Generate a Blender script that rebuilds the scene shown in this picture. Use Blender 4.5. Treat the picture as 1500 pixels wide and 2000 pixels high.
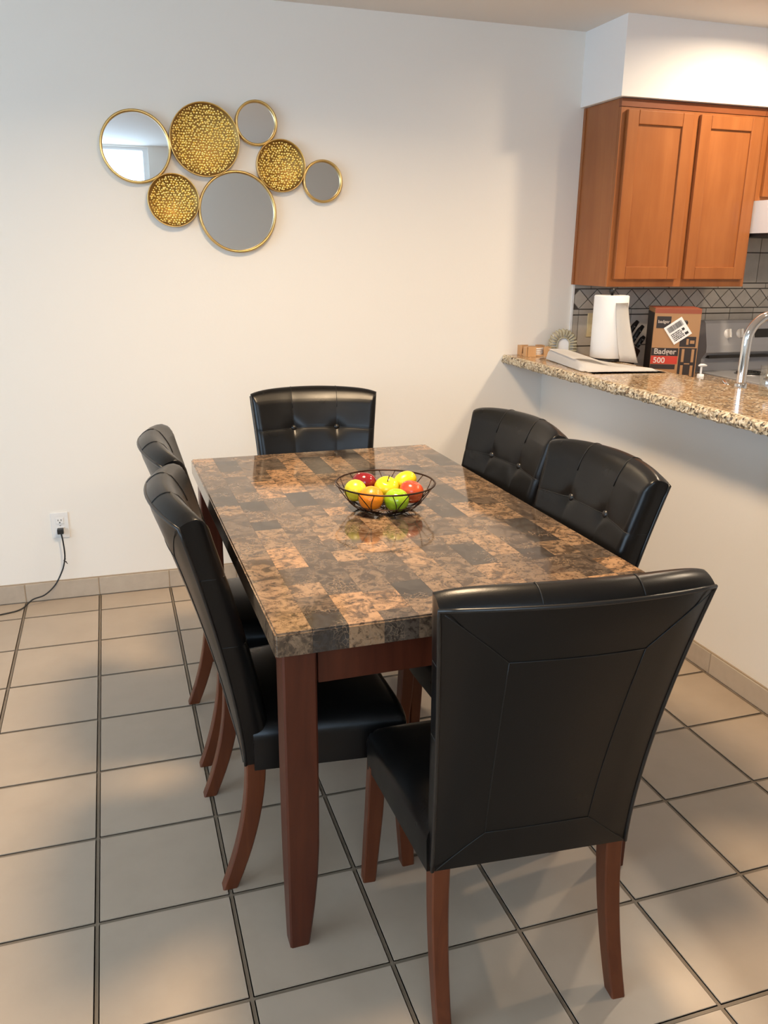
import bpy, bmesh, math, random
from mathutils import Vector, Matrix
random.seed(7)
for o in list(bpy.data.objects): bpy.data.objects.remove(o)
S = bpy.context.scene
C = S.collection

# ------------------------------------------------------------------ camera
T = 0.309                                   # floor tile pitch (m)
F_PX = 1621.5
CAM = Vector((0.1417, -1.3701, 1.4874))
YAW, PIT, ROL = 0.31486, -0.30077, 0.01034
cy, sy, cp, sp = math.cos(YAW), math.sin(YAW), math.cos(PIT), math.sin(PIT)
fwd = Vector((sy*cp, cy*cp, sp)); rgt = Vector((cy, -sy, 0)); up = rgt.cross(fwd)
r2 = math.cos(ROL)*rgt + math.sin(ROL)*up; u2 = -math.sin(ROL)*rgt + math.cos(ROL)*up
cd = bpy.data.cameras.new('camera'); cam = bpy.data.objects.new('camera', cd); C.objects.link(cam)
cd.sensor_fit = 'VERTICAL'; cd.sensor_height = 36; cd.sensor_width = 27; cd.lens = F_PX/2000*36
cd.clip_start = 0.02
m = Matrix((r2, u2, -fwd)).transposed().to_4x4(); m.translation = CAM
cam.matrix_world = m
S.camera = cam

# ------------------------------------------------------------------ world + lights
W = bpy.data.worlds.new('world'); S.world = W; W.use_nodes = True
bg = W.node_tree.nodes['Background']
bg.inputs['Color'].default_value = (0.58, 0.78, 1.0, 1); bg.inputs['Strength'].default_value = 8.8
S.view_settings.view_transform = 'Standard'; S.view_settings.look = 'None'
S.view_settings.exposure = 0.0; S.view_settings.gamma = 1.0
S.view_settings.use_curve_mapping = False
YB, YF, XL, XR, ZC = 2.348, -2.8, -3.6, 4.9, 2.45
WIN = (-1.2, 0.62, 1.45, 2.435)              # daylight opening in the wall behind the camera: x0, x1, z0, z1
WIN2 = (-2.2, 0.9, 0.85, 2.30)              # big window in the left wall: y0, y1, z0, z1
def area(name, loc, rot, size, power, col, shape='DISK', size_y=None, spread=180):
    l = bpy.data.lights.new(name, 'AREA'); l.shape = shape; l.size = size
    if size_y: l.size_y = size_y
    l.energy = power; l.color = col; l.spread = math.radians(spread)
    o = bpy.data.objects.new(name, l); C.objects.link(o); o.location = loc; o.rotation_euler = rot
    return o
p = area('window_portal', ((WIN[0]+WIN[1])/2, YF-0.02, (WIN[2]+WIN[3])/2), (math.radians(90), 0, math.radians(180)),
         WIN[1]-WIN[0], 1, (1, 1, 1), 'RECTANGLE', WIN[3]-WIN[2])
p.data.cycles.is_portal = True
p = area('window_portal', (XL-0.02, (WIN2[0]+WIN2[1])/2, (WIN2[2]+WIN2[3])/2), (math.radians(90), 0, math.radians(-90)),
         WIN2[1]-WIN2[0], 1, (1, 1, 1), 'RECTANGLE', WIN2[3]-WIN2[2])
p.data.cycles.is_portal = True
WARM = (1.0, 0.76, 0.50)
LAMPS = [  # x, y, radius, power, colour, spread
    (2.84, 1.55, 0.045, 17, (1, .80, .58), 170),
    (2.95, 0.40, 0.045, 22, (1, .80, .58), 170),
    (0.74, 0.66, 0.20, 46, (1, .73, .455), 155),
]

# ------------------------------------------------------------------ helpers
def tag(o, label=None, cat=None, group=None, kind=None):
    if label: o['label'] = label
    if cat: o['category'] = cat
    if group: o['group'] = group
    if kind: o['kind'] = kind
    return o
def link(name, me, mat=None, parent=None, smooth=False):
    if mat is not None and not me.materials: me.materials.append(mat)
    if smooth: me.polygons.foreach_set('use_smooth', [True]*len(me.polygons))
    o = bpy.data.objects.new(name, me); C.objects.link(o)
    if parent: o.parent = parent
    return o
def empty(name, loc=(0, 0, 0), rz=0.0):
    o = bpy.data.objects.new(name, None); C.objects.link(o); o.location = loc; o.rotation_euler = (0, 0, rz)
    o.empty_display_size = 0.05
    return o
def mesh(verts, faces, name='m'):
    me = bpy.data.meshes.new(name); me.from_pydata([tuple(v) for v in verts], [], faces); me.update(); return me
def frombm(bm, name='m', normals=True):
    if normals: bmesh.ops.recalc_face_normals(bm, faces=bm.faces)
    me = bpy.data.meshes.new(name); bm.to_mesh(me); bm.free(); return me
def bmbox(bm, x0, x1, y0, y1, z0, z1, bev=0.0, seg=2):
    vs = [bm.verts.new(c) for c in ((x0,y0,z0),(x1,y0,z0),(x1,y1,z0),(x0,y1,z0),(x0,y0,z1),(x1,y0,z1),(x1,y1,z1),(x0,y1,z1))]
    fs = [bm.faces.new([vs[i] for i in f]) for f in ((3,2,1,0),(4,5,6,7),(0,1,5,4),(1,2,6,5),(2,3,7,6),(3,0,4,7))]
    if bev > 0:
        es = list({e for f in fs for e in f.edges})
        bmesh.ops.bevel(bm, geom=es, offset=bev, segments=seg, affect='EDGES', profile=0.5)
def box(name, x0, x1, y0, y1, z0, z1, mat, parent=None, bev=0.0, seg=2):
    bm = bmesh.new(); bmbox(bm, x0, x1, y0, y1, z0, z1, bev, seg)
    return link(name, frombm(bm, name), mat, parent)
def boxes(name, lst, mat, parent=None, bev=0.0):
    bm = bmesh.new()
    for b in lst: bmbox(bm, *b, bev)
    return link(name, frombm(bm, name), mat, parent)
def tube_bm(bm, pts, r, n=8, closed=False, cap=True):
    pts = [Vector(p) for p in pts]; N = len(pts)
    rr = r if isinstance(r, (list, tuple)) else [r]*N
    rings = []; ref = None
    for i, p in enumerate(pts):
        if closed: t = pts[(i+1) % N]-pts[i-1]
        else: t = pts[min(i+1, N-1)]-pts[max(i-1, 0)]
        t.normalize()
        if ref is None:
            ref = Vector((0, 0, 1)) if abs(t.z) < 0.9 else Vector((1, 0, 0))
        a = (ref - t*ref.dot(t)).normalized(); b = t.cross(a); ref = a
        rings.append([bm.verts.new(p + (a*math.cos(k*2*math.pi/n) + b*math.sin(k*2*math.pi/n))*rr[i]) for k in range(n)])
    for i in range(N if closed else N-1):
        A, B = rings[i], rings[(i+1) % N]
        for k in range(n): bm.faces.new((A[k], A[(k+1) % n], B[(k+1) % n], B[k]))
    if cap and not closed:
        bm.faces.new(rings[0]); bm.faces.new(rings[-1])
def tube(name, pts, r, mat, parent=None, n=8, closed=False):
    bm = bmesh.new(); tube_bm(bm, pts, r, n, closed)
    return link(name, frombm(bm, name), mat, parent, smooth=True)
def lathe_bm(bm, prof, n=24, M=None):
    rings = []
    for (r, z) in prof:
        if r < 1e-6: v = bm.verts.new((0, 0, z)); rings.append([v])
        else: rings.append([bm.verts.new((r*math.cos(k*2*math.pi/n), r*math.sin(k*2*math.pi/n), z)) for k in range(n)])
    for A, B in zip(rings, rings[1:]):
        if len(A) == 1 and len(B) == 1: continue
        for k in range(n):
            k2 = (k+1) % n
            if len(A) == 1: bm.faces.new((A[0], B[k2], B[k]))
            elif len(B) == 1: bm.faces.new((A[k], A[k2], B[0]))
            else: bm.faces.new((A[k], A[k2], B[k2], B[k]))
    if M is not None:
        bmesh.ops.transform(bm, matrix=M, verts=[v for r in rings for v in r])
def lathe(name, prof, mat, parent=None, n=24, M=None, smooth=True):
    bm = bmesh.new(); lathe_bm(bm, prof, n, M)
    return link(name, frombm(bm, name), mat, parent, smooth=smooth)
def spline(pts, n=8):
    P = [Vector(p) for p in pts]; P = [P[0]*2-P[1]] + P + [P[-1]*2-P[-2]]; out = []
    for i in range(1, len(P)-2):
        for k in range(n):
            t = k/n; a, b, c, d = P[i-1], P[i], P[i+1], P[i+2]
            out.append(0.5*((2*b)+(c-a)*t+(2*a-5*b+4*c-d)*t*t+(3*b-a-3*c+d)*t**3))
    out.append(P[-2]); return out
def autosmooth(o, ang=40):
    me = o.data; me.polygons.foreach_set('use_smooth', [True]*len(me.polygons))
    try: me.set_sharp_from_angle(angle=math.radians(ang))
    except Exception: pass
    return o
def copy_tree(o, parent=None):
    c = o.copy(); C.objects.link(c); c.parent = parent
    for ch in list(o.children): copy_tree(ch, c)
    return c

# ------------------------------------------------------------------ materials
def mat(name, col, rough=0.5, metal=0.0, coat=0.0, spec=None, trans=0.0, ior=None, emis=None, estr=0):
    M = bpy.data.materials.new(name); M.use_nodes = True
    b = M.node_tree.nodes['Principled BSDF']
    b.inputs['Base Color'].default_value = (*col, 1); b.inputs['Roughness'].default_value = rough
    b.inputs['Metallic'].default_value = metal; b.inputs['Coat Weight'].default_value = coat
    b.inputs['Coat Roughness'].default_value = 0.08
    if spec is not None: b.inputs['Specular IOR Level'].default_value = spec
    b.inputs['Transmission Weight'].default_value = trans
    if ior: b.inputs['IOR'].default_value = ior
    if emis: b.inputs['Emission Color'].default_value = (*emis, 1); b.inputs['Emission Strength'].default_value = estr
    return M
def N(M, t, **kw):
    n = M.node_tree.nodes.new(t)
    for k, v in kw.items():
        if k in n.inputs.keys(): n.inputs[k].default_value = v
        else: setattr(n, k, v)
    return n
def L(M, a, b): M.node_tree.links.new(a, b)
def bsdf(M): return M.node_tree.nodes['Principled BSDF']
def ramp(M, fac, stops, interp='LINEAR'):
    n = N(M, 'ShaderNodeValToRGB'); cr = n.color_ramp; cr.interpolation = interp
    while len(cr.elements) < len(stops): cr.elements.new(0.5)
    for e, (p, c) in zip(cr.elements, stops): e.position = p; e.color = (*c, 1)
    if fac is not None: L(M, fac, n.inputs['Fac'])
    return n
def mix(M, fac, a, b, mode='MIX'):
    n = N(M, 'ShaderNodeMix', data_type='RGBA', blend_type=mode)
    for sock, v in ((n.inputs[0], fac), (n.inputs[6], a), (n.inputs[7], b)):
        if isinstance(v, (int, float)): sock.default_value = v
        elif isinstance(v, tuple): sock.default_value = (*v, 1)
        else: L(M, v, sock)
    return n.outputs[2]
def bump(M, h, strength=0.2, dist=0.01):
    n = N(M, 'ShaderNodeBump', Strength=strength, Distance=dist); L(M, h, n.inputs['Height']); L(M, n.outputs[0], bsdf(M).inputs['Normal'])
def coords(M, kind='Object'): return N(M, 'ShaderNodeTexCoord').outputs[kind]
def noise(M, co, scale, detail=3, rough=0.5, dist=0.0):
    n = N(M, 'ShaderNodeTexNoise', Scale=scale, Detail=detail, Roughness=rough, Distortion=dist); L(M, co, n.inputs['Vector']); return n
def mapping(M, co, scale=(1, 1, 1), loc=(0, 0, 0), rot=(0, 0, 0)):
    n = N(M, 'ShaderNodeMapping'); L(M, co, n.inputs['Vector'])
    n.inputs['Scale'].default_value = scale; n.inputs['Location'].default_value = loc; n.inputs['Rotation'].default_value = rot
    return n.outputs[0]

def paint(name, col, rough=0.75):
    M = mat(name, col, rough, spec=0.3); co = coords(M)
    n = noise(M, co, 90, 2); bump(M, n.outputs[0], 0.06, 0.004); return M
M_wall = paint('wall_paint', (0.85, 0.808, 0.74))
M_ceil = paint('ceiling_paint', (0.80, 0.755, 0.70))
M_soff = paint('wall_paint_daylit', (0.88, 0.86, 0.835))  # same paint as the walls, whitened so the colour carries the daylight on the soffit

def tile_mat(name, c1, c2, rough, nscale=9):
    M = mat(name, c1, rough); co = coords(M)
    oi = N(M, 'ShaderNodeObjectInfo')
    va = N(M, 'ShaderNodeVectorMath', operation='ADD'); L(M, co, va.inputs[0]); L(M, oi.outputs['Location'], va.inputs[1])
    n = noise(M, va.outputs[0], nscale, 4, 0.55)
    f = N(M, 'ShaderNodeMath', operation='MULTIPLY_ADD'); L(M, oi.outputs['Random'], f.inputs[0]); f.inputs[1].default_value = 0.5
    L(M, n.outputs[0], f.inputs[2])
    r = ramp(M, f.outputs[0], [(0.3, c1), (1.1 if False else 1.0, c2)]); L(M, r.outputs[0], bsdf(M).inputs['Base Color'])
    n2 = noise(M, va.outputs[0], 60, 2); bump(M, n2.outputs[0], 0.03, 0.003)
    return M
M_tile = tile_mat('floor_tile_glaze', (0.395, 0.310, 0.228), (0.455, 0.362, 0.272), 0.36)
M_base = tile_mat('baseboard_tile_glaze', (0.42, 0.345, 0.27), (0.50, 0.42, 0.33), 0.45, 30)
M_grout = mat('grout', (0.19, 0.145, 0.10), 0.9)
M_grout2 = mat('baseboard_grout', (0.40, 0.31, 0.22), 0.9)
# floor slab: grout colour with the far tiles as a pattern of the same pitch
M_slab = mat('floor_slab', (0.2, 0.17, 0.13), 0.5)
co = coords(M_slab)
br = N(M_slab, 'ShaderNodeTexBrick', offset=0.0, squash=1.0)
br.inputs['Scale'].default_value = 1.0; br.inputs['Brick Width'].default_value = T; br.inputs['Row Height'].default_value = T
br.inputs['Mortar Size'].default_value = 0.0038; br.inputs['Mortar Smooth'].default_value = 0.0
br.inputs['Color1'].default_value = (0.40, 0.325, 0.25, 1); br.inputs['Color2'].default_value = (0.43, 0.35, 0.275, 1)
br.inputs['Mortar'].default_value = (0.19, 0.145, 0.10, 1)
L(M_slab, co, br.inputs['Vector']); L(M_slab, br.outputs['Color'], bsdf(M_slab).inputs['Base Color'])

def wood(name, dark, light, rough=0.35, coat=0.3, scale=(30, 30, 2.2)):
    M = mat(name, dark, rough, coat=coat, spec=0.3); co = coords(M)
    oi = N(M, 'ShaderNodeObjectInfo')
    va = N(M, 'ShaderNodeVectorMath', operation='ADD'); L(M, co, va.inputs[0]); L(M, oi.outputs['Random'], va.inputs[1])
    n = noise(M, mapping(M, va.outputs[0], scale), 1.0, 5, 0.6, 0.6)
    n2 = noise(M, va.outputs[0], 6, 2)
    a = N(M, 'ShaderNodeMath', operation='MULTIPLY_ADD'); L(M, n2.outputs[0], a.inputs[0]); a.inputs[1].default_value = 0.35; L(M, n.outputs[0], a.inputs[2])
    r = ramp(M, a.outputs[0], [(0.42, dark), (0.95, light)]); L(M, r.outputs[0], bsdf(M).inputs['Base Color'])
    bump(M, n.outputs[0], 0.04, 0.002)
    return M
M_cherry = wood('cherry_wood', (0.056, 0.012, 0.005), (0.105, 0.025, 0.010), 0.42, 0.08)
M_leg = wood('chair_leg_wood', (0.082, 0.020, 0.007), (0.155, 0.042, 0.014), 0.40, 0.1)
M_maple = wood('honey_maple', (0.28, 0.088, 0.023), (0.385, 0.138, 0.041), 0.36, 0.25, (14, 14, 1.5))
M_maple_d = wood('honey_maple_dark', (0.20, 0.055, 0.018), (0.27, 0.085, 0.028), 0.4, 0.2, (1.5, 14, 14))
M_coaster_w = wood('coaster_wood', (0.55, 0.30, 0.13), (0.68, 0.42, 0.22), 0.5, 0.0)

M_leather = mat('black_leather', (0.0050, 0.0045, 0.0042), 0.32, spec=0.30)
co = coords(M_leather); v = N(M_leather, 'ShaderNodeTexVoronoi', Scale=420.0); L(M_leather, co, v.inputs['Vector'])
n = noise(M_leather, co, 9, 3)
mx = N(M_leather, 'ShaderNodeMath', operation='MULTIPLY_ADD'); L(M_leather, n.outputs[0], mx.inputs[0]); mx.inputs[1].default_value = 0.8; L(M_leather, v.outputs[0], mx.inputs[2])
bump(M_leather, v.outputs[0], 0.06, 0.001)
rr = ramp(M_leather, n.outputs[0], [(0.3, (0.27,)*3), (0.7, (0.34,)*3)]); L(M_leather, rr.outputs[0], bsdf(M_leather).inputs['Roughness'])
M_seam = mat('leather_seam', (0.006, 0.006, 0.006), 0.5)
M_pipe = mat('leather_piping', (0.013, 0.012, 0.011), 0.32)

def marble():
    M = mat('patchwork_marble', (0.2, 0.1, 0.05), 0.09, spec=0.6); co = coords(M)
    oi = N(M, 'ShaderNodeObjectInfo')
    off = N(M, 'ShaderNodeVectorMath', operation='SCALE'); off.inputs[3].default_value = 37.0
    cmb = N(M, 'ShaderNodeCombineXYZ'); L(M, oi.outputs['Random'], cmb.inputs[0]); L(M, oi.outputs['Random'], cmb.inputs[1])
    L(M, cmb.outputs[0], off.inputs[0])
    va = N(M, 'ShaderNodeVectorMath', operation='ADD'); L(M, co, va.inputs[0]); L(M, off.outputs[0], va.inputs[1])
    q = va.outputs[0]
    base = ramp(M, oi.outputs['Random'], [(0.0, (0.050, 0.044, 0.040)), (0.16, (0.112, 0.082, 0.060)), (0.36, (0.162, 0.113, 0.077)),
                                         (0.60, (0.222, 0.148, 0.093)), (0.79, (0.29, 0.185, 0.110)), (0.92, (0.385, 0.228, 0.124))], 'CONSTANT')
    n1 = noise(M, q, 21, 7, 0.70, 1.2)
    blot = ramp(M, n1.outputs[0], [(0.40, (0, 0, 0)), (0.56, (1, 1, 1))])
    dark = mix(M, 0.78, base.outputs[0], (0.020, 0.014, 0.011))
    c = mix(M, blot.outputs[0], dark, base.outputs[0])
    # fine crackle: pale veins and dark flecks
    vo = N(M, 'ShaderNodeTexVoronoi', Scale=85.0, feature='DISTANCE_TO_EDGE')
    nd = noise(M, q, 22, 3); vq = N(M, 'ShaderNodeVectorMath', operation='MULTIPLY_ADD')
    L(M, nd.outputs['Color'], vq.inputs[0]); vq.inputs[1].default_value = (0.05, 0.05, 0.05); L(M, q, vq.inputs[2]); L(M, vq.outputs[0], vo.inputs['Vector'])
    vein = ramp(M, vo.outputs['Distance'], [(0.0, (1, 1, 1)), (0.09, (0, 0, 0))])
    n3 = noise(M, q, 12, 3); gate = ramp(M, n3.outputs[0], [(0.50, (0, 0, 0)), (0.66, (0.75, 0.75, 0.75))])
    vg = mix(M, 1.0, vein.outputs[0], gate.outputs[0], 'MULTIPLY')
    c = mix(M, vg, c, (0.30, 0.205, 0.13))
    n4 = noise(M, q, 85, 5, 0.75); fl = ramp(M, n4.outputs[0], [(0.38, (0.8, 0.8, 0.8)), (0.47, (0, 0, 0))])
    c = mix(M, fl.outputs[0], c, (0.035, 0.022, 0.015))
    L(M, c, bsdf(M).inputs['Base Color']); return M
M_marble = marble()

def granite():
    M = mat('speckled_granite', (0.5, 0.4, 0.3), 0.12, spec=0.6); co = coords(M)
    nd = noise(M, co, 40, 3); q = N(M, 'ShaderNodeVectorMath', operation='MULTIPLY_ADD'); L(M, nd.outputs['Color'], q.inputs[0]); q.inputs[1].default_value = (0.02,)*3; L(M, co, q.inputs[2])
    v1 = N(M, 'ShaderNodeTexVoronoi', Scale=135.0); L(M, q.outputs[0], v1.inputs['Vector'])
    sep = N(M, 'ShaderNodeSeparateColor'); L(M, v1.outputs['Color'], sep.inputs[0])
    base = ramp(M, sep.outputs[0], [(0.0, (0.05, 0.038, 0.03)), (0.10, (0.17, 0.10, 0.055)), (0.24, (0.31, 0.20, 0.105)),
                                    (0.44, (0.44, 0.31, 0.18)), (0.66, (0.55, 0.43, 0.28)), (0.84, (0.66, 0.57, 0.43))], 'CONSTANT')
    n2 = noise(M, co, 14, 4, 0.6); g = ramp(M, n2.outputs[0], [(0.40, (0, 0, 0)), (0.62, (0.55,)*3)])
    c = mix(M, g.outputs[0], base.outputs[0], (0.36, 0.20, 0.085))
    L(M, c, bsdf(M).inputs['Base Color']); return M
M_granite = granite()
M_granite_e = granite(); M_granite_e.name = 'chiselled_granite'; bsdf(M_granite_e).inputs['Roughness'].default_value = 0.5
for nd_ in M_granite_e.node_tree.nodes:
    if nd_.type == 'VALTORGB' and len(nd_.color_ramp.elements) == 6:
        for e_, c_ in zip(nd_.color_ramp.elements, ((.07, .055, .04), (.21, .15, .09), (.38, .30, .19), (.50, .41, .28), (.60, .52, .37), (.72, .65, .51))): e_.color = (*c_, 1)
    if nd_.type == 'VALTORGB' and len(nd_.color_ramp.elements) == 2: nd_.color_ramp.elements[1].color = (.15, .15, .15, 1)

def gold(name, col, rough):
    M = mat(name, col, rough, metal=1.0); n = noise(M, coords(M), 180, 3); bump(M, n.outputs[0], 0.25, 0.002); return M
M_gold = gold('brushed_gold', (0.70, 0.50, 0.20), 0.32)
M_goldleaf = mat('gold_leaf', (0.96, 0.77, 0.30), 0.20, metal=1.0)
M_bronze = mat('antique_bronze', (0.30, 0.18, 0.06), 0.45, metal=1.0)
M_mirror = mat('mirror_glass', (0.80, 0.83, 0.85), 0.015, metal=1.0)
M_white = mat('white_plastic', (0.80, 0.79, 0.77), 0.35)
M_dark = mat('dark_slot', (0.02, 0.018, 0.016), 0.6)
M_almond = mat('almond_plastic', (0.66, 0.55, 0.33), 0.4)
M_blackpl = mat('black_plastic', (0.012, 0.012, 0.012), 0.4)
M_wire = mat('bronze_wire', (0.045, 0.022, 0.014), 0.38, metal=0.7)
M_enamel = mat('white_enamel', (0.74, 0.74, 0.75), 0.22)
M_stove = mat('grey_enamel', (0.36, 0.36, 0.375), 0.25)
M_chrome = mat('chrome', (0.82, 0.83, 0.85), 0.06, metal=1.0)
M_steel = mat('brushed_steel', (0.55, 0.55, 0.56), 0.3, metal=1.0)
M_paper = mat('paper_towel', (0.90, 0.89, 0.87), 0.9)
n = noise(M_paper, coords(M_paper), 160, 2); bump(M_paper, n.outputs[0], 0.15, 0.002)
M_print = mat('white_paper', (0.90, 0.88, 0.86), 0.7)
M_clear = mat('clear_plastic_film', (0.85, 0.86, 0.84), 0.12, trans=0.75, ior=1.3)
M_glass = mat('clear_glass', (0.97, 0.98, 0.98), 0.03, trans=1.0, ior=1.12)
nt = M_glass.node_tree; tr_ = nt.nodes.new('ShaderNodeBsdfTransparent'); gs_ = nt.nodes.new('ShaderNodeBsdfGlossy'); mxs = nt.nodes.new('ShaderNodeMixShader')
gs_.inputs['Roughness'].default_value = 0.04; mxs.inputs[0].default_value = 0.16; tr_.inputs[0].default_value = (0.95, 0.97, 0.97, 1)
nt.links.new(tr_.outputs[0], mxs.inputs[1]); nt.links.new(gs_.outputs[0], mxs.inputs[2]); nt.links.new(mxs.outputs[0], nt.nodes['Material Output'].inputs['Surface'])
M_card = mat('cardboard', (0.40, 0.22, 0.105), 0.75)
M_boxred = mat('box_red', (0.55, 0.045, 0.025), 0.55)
M_boxblk = mat('box_black', (0.028, 0.02, 0.018), 0.5)
M_boxorg = mat('box_orange', (0.30, 0.075, 0.038), 0.55)
M_knife = wood('knife_block_wood', (0.030, 0.012, 0.007), (0.055, 0.022, 0.012), 0.45, 0.1)
M_splash = tile_mat('backsplash_tile_glaze', (0.37, 0.33, 0.28), (0.48, 0.435, 0.375), 0.4, 20)
M_splashg = mat('backsplash_grout', (0.085, 0.070, 0.058), 0.9)
M_lampglow = mat('lamp_diffuser', (1, 1, 1), 0.5, emis=(1, .85, .62), estr=6)

# ------------------------------------------------------------------ room shell
TH = 0.12
tag(box('floor', XL, XR, YF, YB, -0.12, -0.0025, M_slab), kind='structure')
floor = bpy.data.objects['floor']
tag(box('ceiling', XL-TH, XR+TH, YF-TH, YB+TH, ZC, ZC+0.1, M_ceil), kind='structure')
tag(box('wall_back', XL-TH, XR+TH, YB, YB+TH, -0.12, ZC, M_wall), kind='structure')
tag(boxes('wall_left', [(XL-TH, XL, YF, WIN2[0], -0.12, ZC), (XL-TH, XL, WIN2[1], YB, -0.12, ZC),
                        (XL-TH, XL, WIN2[0], WIN2[1], -0.12, WIN2[2]), (XL-TH, XL, WIN2[0], WIN2[1], WIN2[3], ZC)], M_wall), kind='structure')
tag(box('wall_right', XR, XR+TH, YF, YB, -0.12, ZC, M_wall), kind='structure')
tag(boxes('wall_front', [(XL-TH, WIN[0], YF-TH, YF, -0.12, ZC), (WIN[1], XR+TH, YF-TH, YF, -0.12, ZC),
                         (WIN[0], WIN[1], YF-TH, YF, WIN[3], ZC), (WIN[0], WIN[1], YF-TH, YF, -0.12, WIN[2])], M_wall), kind='structure')
win = tag(boxes('window_1', [(WIN[0], WIN[0]+.05, YF-.09, YF-.03, WIN[2], WIN[3]), (WIN[1]-.05, WIN[1], YF-.09, YF-.03, WIN[2], WIN[3]),
                             (WIN[0]+.05, WIN[1]-.05, YF-.09, YF-.03, WIN[3]-.03, WIN[3]), (WIN[0]+.05, WIN[1]-.05, YF-.09, YF-.03, WIN[2], WIN[2]+.05),
                             (-0.32, -0.27, YF-.085, YF-.035, WIN[2]+.05, WIN[3]-.03)], M_white), kind='structure')
tag(boxes('window_2', [(XL-.09, XL-.03, WIN2[0], WIN2[0]+.05, WIN2[2], WIN2[3]), (XL-.09, XL-.03, WIN2[1]-.05, WIN2[1], WIN2[2], WIN2[3]),
                       (XL-.09, XL-.03, WIN2[0]+.05, WIN2[1]-.05, WIN2[3]-.05, WIN2[3]), (XL-.09, XL-.03, WIN2[0]+.05, WIN2[1]-.05, WIN2[2], WIN2[2]+.05),
                       (XL-.085, XL-.035, -.675, -.625, WIN2[2]+.05, WIN2[3]-.05)], M_white), kind='structure')
# half wall of the peninsula, its end out of frame
HX0, HX1, HY0 = 2.175, 2.315, -0.55
tag(box('wall_peninsula', HX0, HX1, HY0, YB, -0.12, 0.984, M_wall), kind='structure')
# soffit above the kitchen cabinets
tag(box('wall_soffit', 2.283, XR, 2.016, YB, 2.14, ZC, M_soff), kind='structure')

# floor tiles (each a piece)
def tile_mesh(w, h, t, ch=0.0025):
    bm = bmesh.new(); bmbox(bm, -w/2, w/2, -h/2, h/2, -t, 0)
    top = [e for e in bm.edges if all(v.co.z > -1e-6 for v in e.verts)]
    bmesh.ops.bevel(bm, geom=top, offset=ch, segments=2, affect='EDGES')
    me = frombm(bm, 'tile'); me.materials.append(M_tile); return me
G = 0.0038
full = tile_mesh(T-2*G, T-2*G, 0.006)
YT = YB-0.009
for i in range(-7, 7):
    for j in range(-8, 8):
        y0, y1 = j*T, (j+1)*T
        if j == 7:
            y1 = YT
            if i == -7: cut = tile_mesh(T-2*G, y1-y0-G-0.002, 0.006)
            me = cut; c = (y0+G+y1-0.002)/2
        else: me = full; c = (y0+y1)/2
        o = link('floor_tile', me, None, floor); o.location = ((i+.5)*T, c, 0.0)
# baseboards of tile
def base_tile(name, parent, a, b, axis):
    h, t = 0.083, 0.009
    bm = bmesh.new()
    if axis == 'x': bmbox(bm, a+.002, b-.002, YB-t, YB-0.0005, 0.002, h, 0.0015, 1)
    else: bmbox(bm, HX0-t, HX0-0.0005, a+.002, b-.002, 0.002, h, 0.0015, 1)
    return link(name, frombm(bm), M_base, parent)
bb = tag(box('baseboard_back', -2.3, HX0-.009, YB-.006, YB-0.0003, 0.0, 0.088, M_grout2), kind='structure')
for i in range(-7, 7): base_tile('baseboard_tile', bb, i*T, min((i+1)*T, HX0-.010), 'x')
br_ = tag(box('baseboard_right', HX0-.006, HX0-0.0003, HY0, YB-.009, 0.0, 0.088, M_grout2), kind='structure')
ys = [YB-.010] + [2.977*T - 0.012 + k*T for k in range(4, -7, -1)]
ys = [y for y in ys if y > HY0]
ys = sorted(set(ys), reverse=True)
for a, b in zip(ys[1:], ys): base_tile('baseboard_tile', br_, a, b, 'y')

# ------------------------------------------------------------------ lamps (recessed ceiling lights)
LB = ['recessed ceiling light over the stove wall cabinets', 'recessed ceiling light over the kitchen sink side',
      'round ceiling light above the dining table']
for (x, y, r, pw, colr, spr), lb in zip(LAMPS, LB):
    t = tag(empty('ceiling_light', (x, y, ZC)), lb, 'ceiling light', 'ceiling lights')
    lathe('trim_ring', [(r+.005, 0), (r+.03, 0), (r+.03, -.006), (r+.005, -.012), (r+.005, 0)], M_white, t, 32)
    l = area('lamp', (0, 0, -0.014), (0, 0, 0), 2*r, pw, colr, 'DISK', None, spr); l.parent = t

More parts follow.
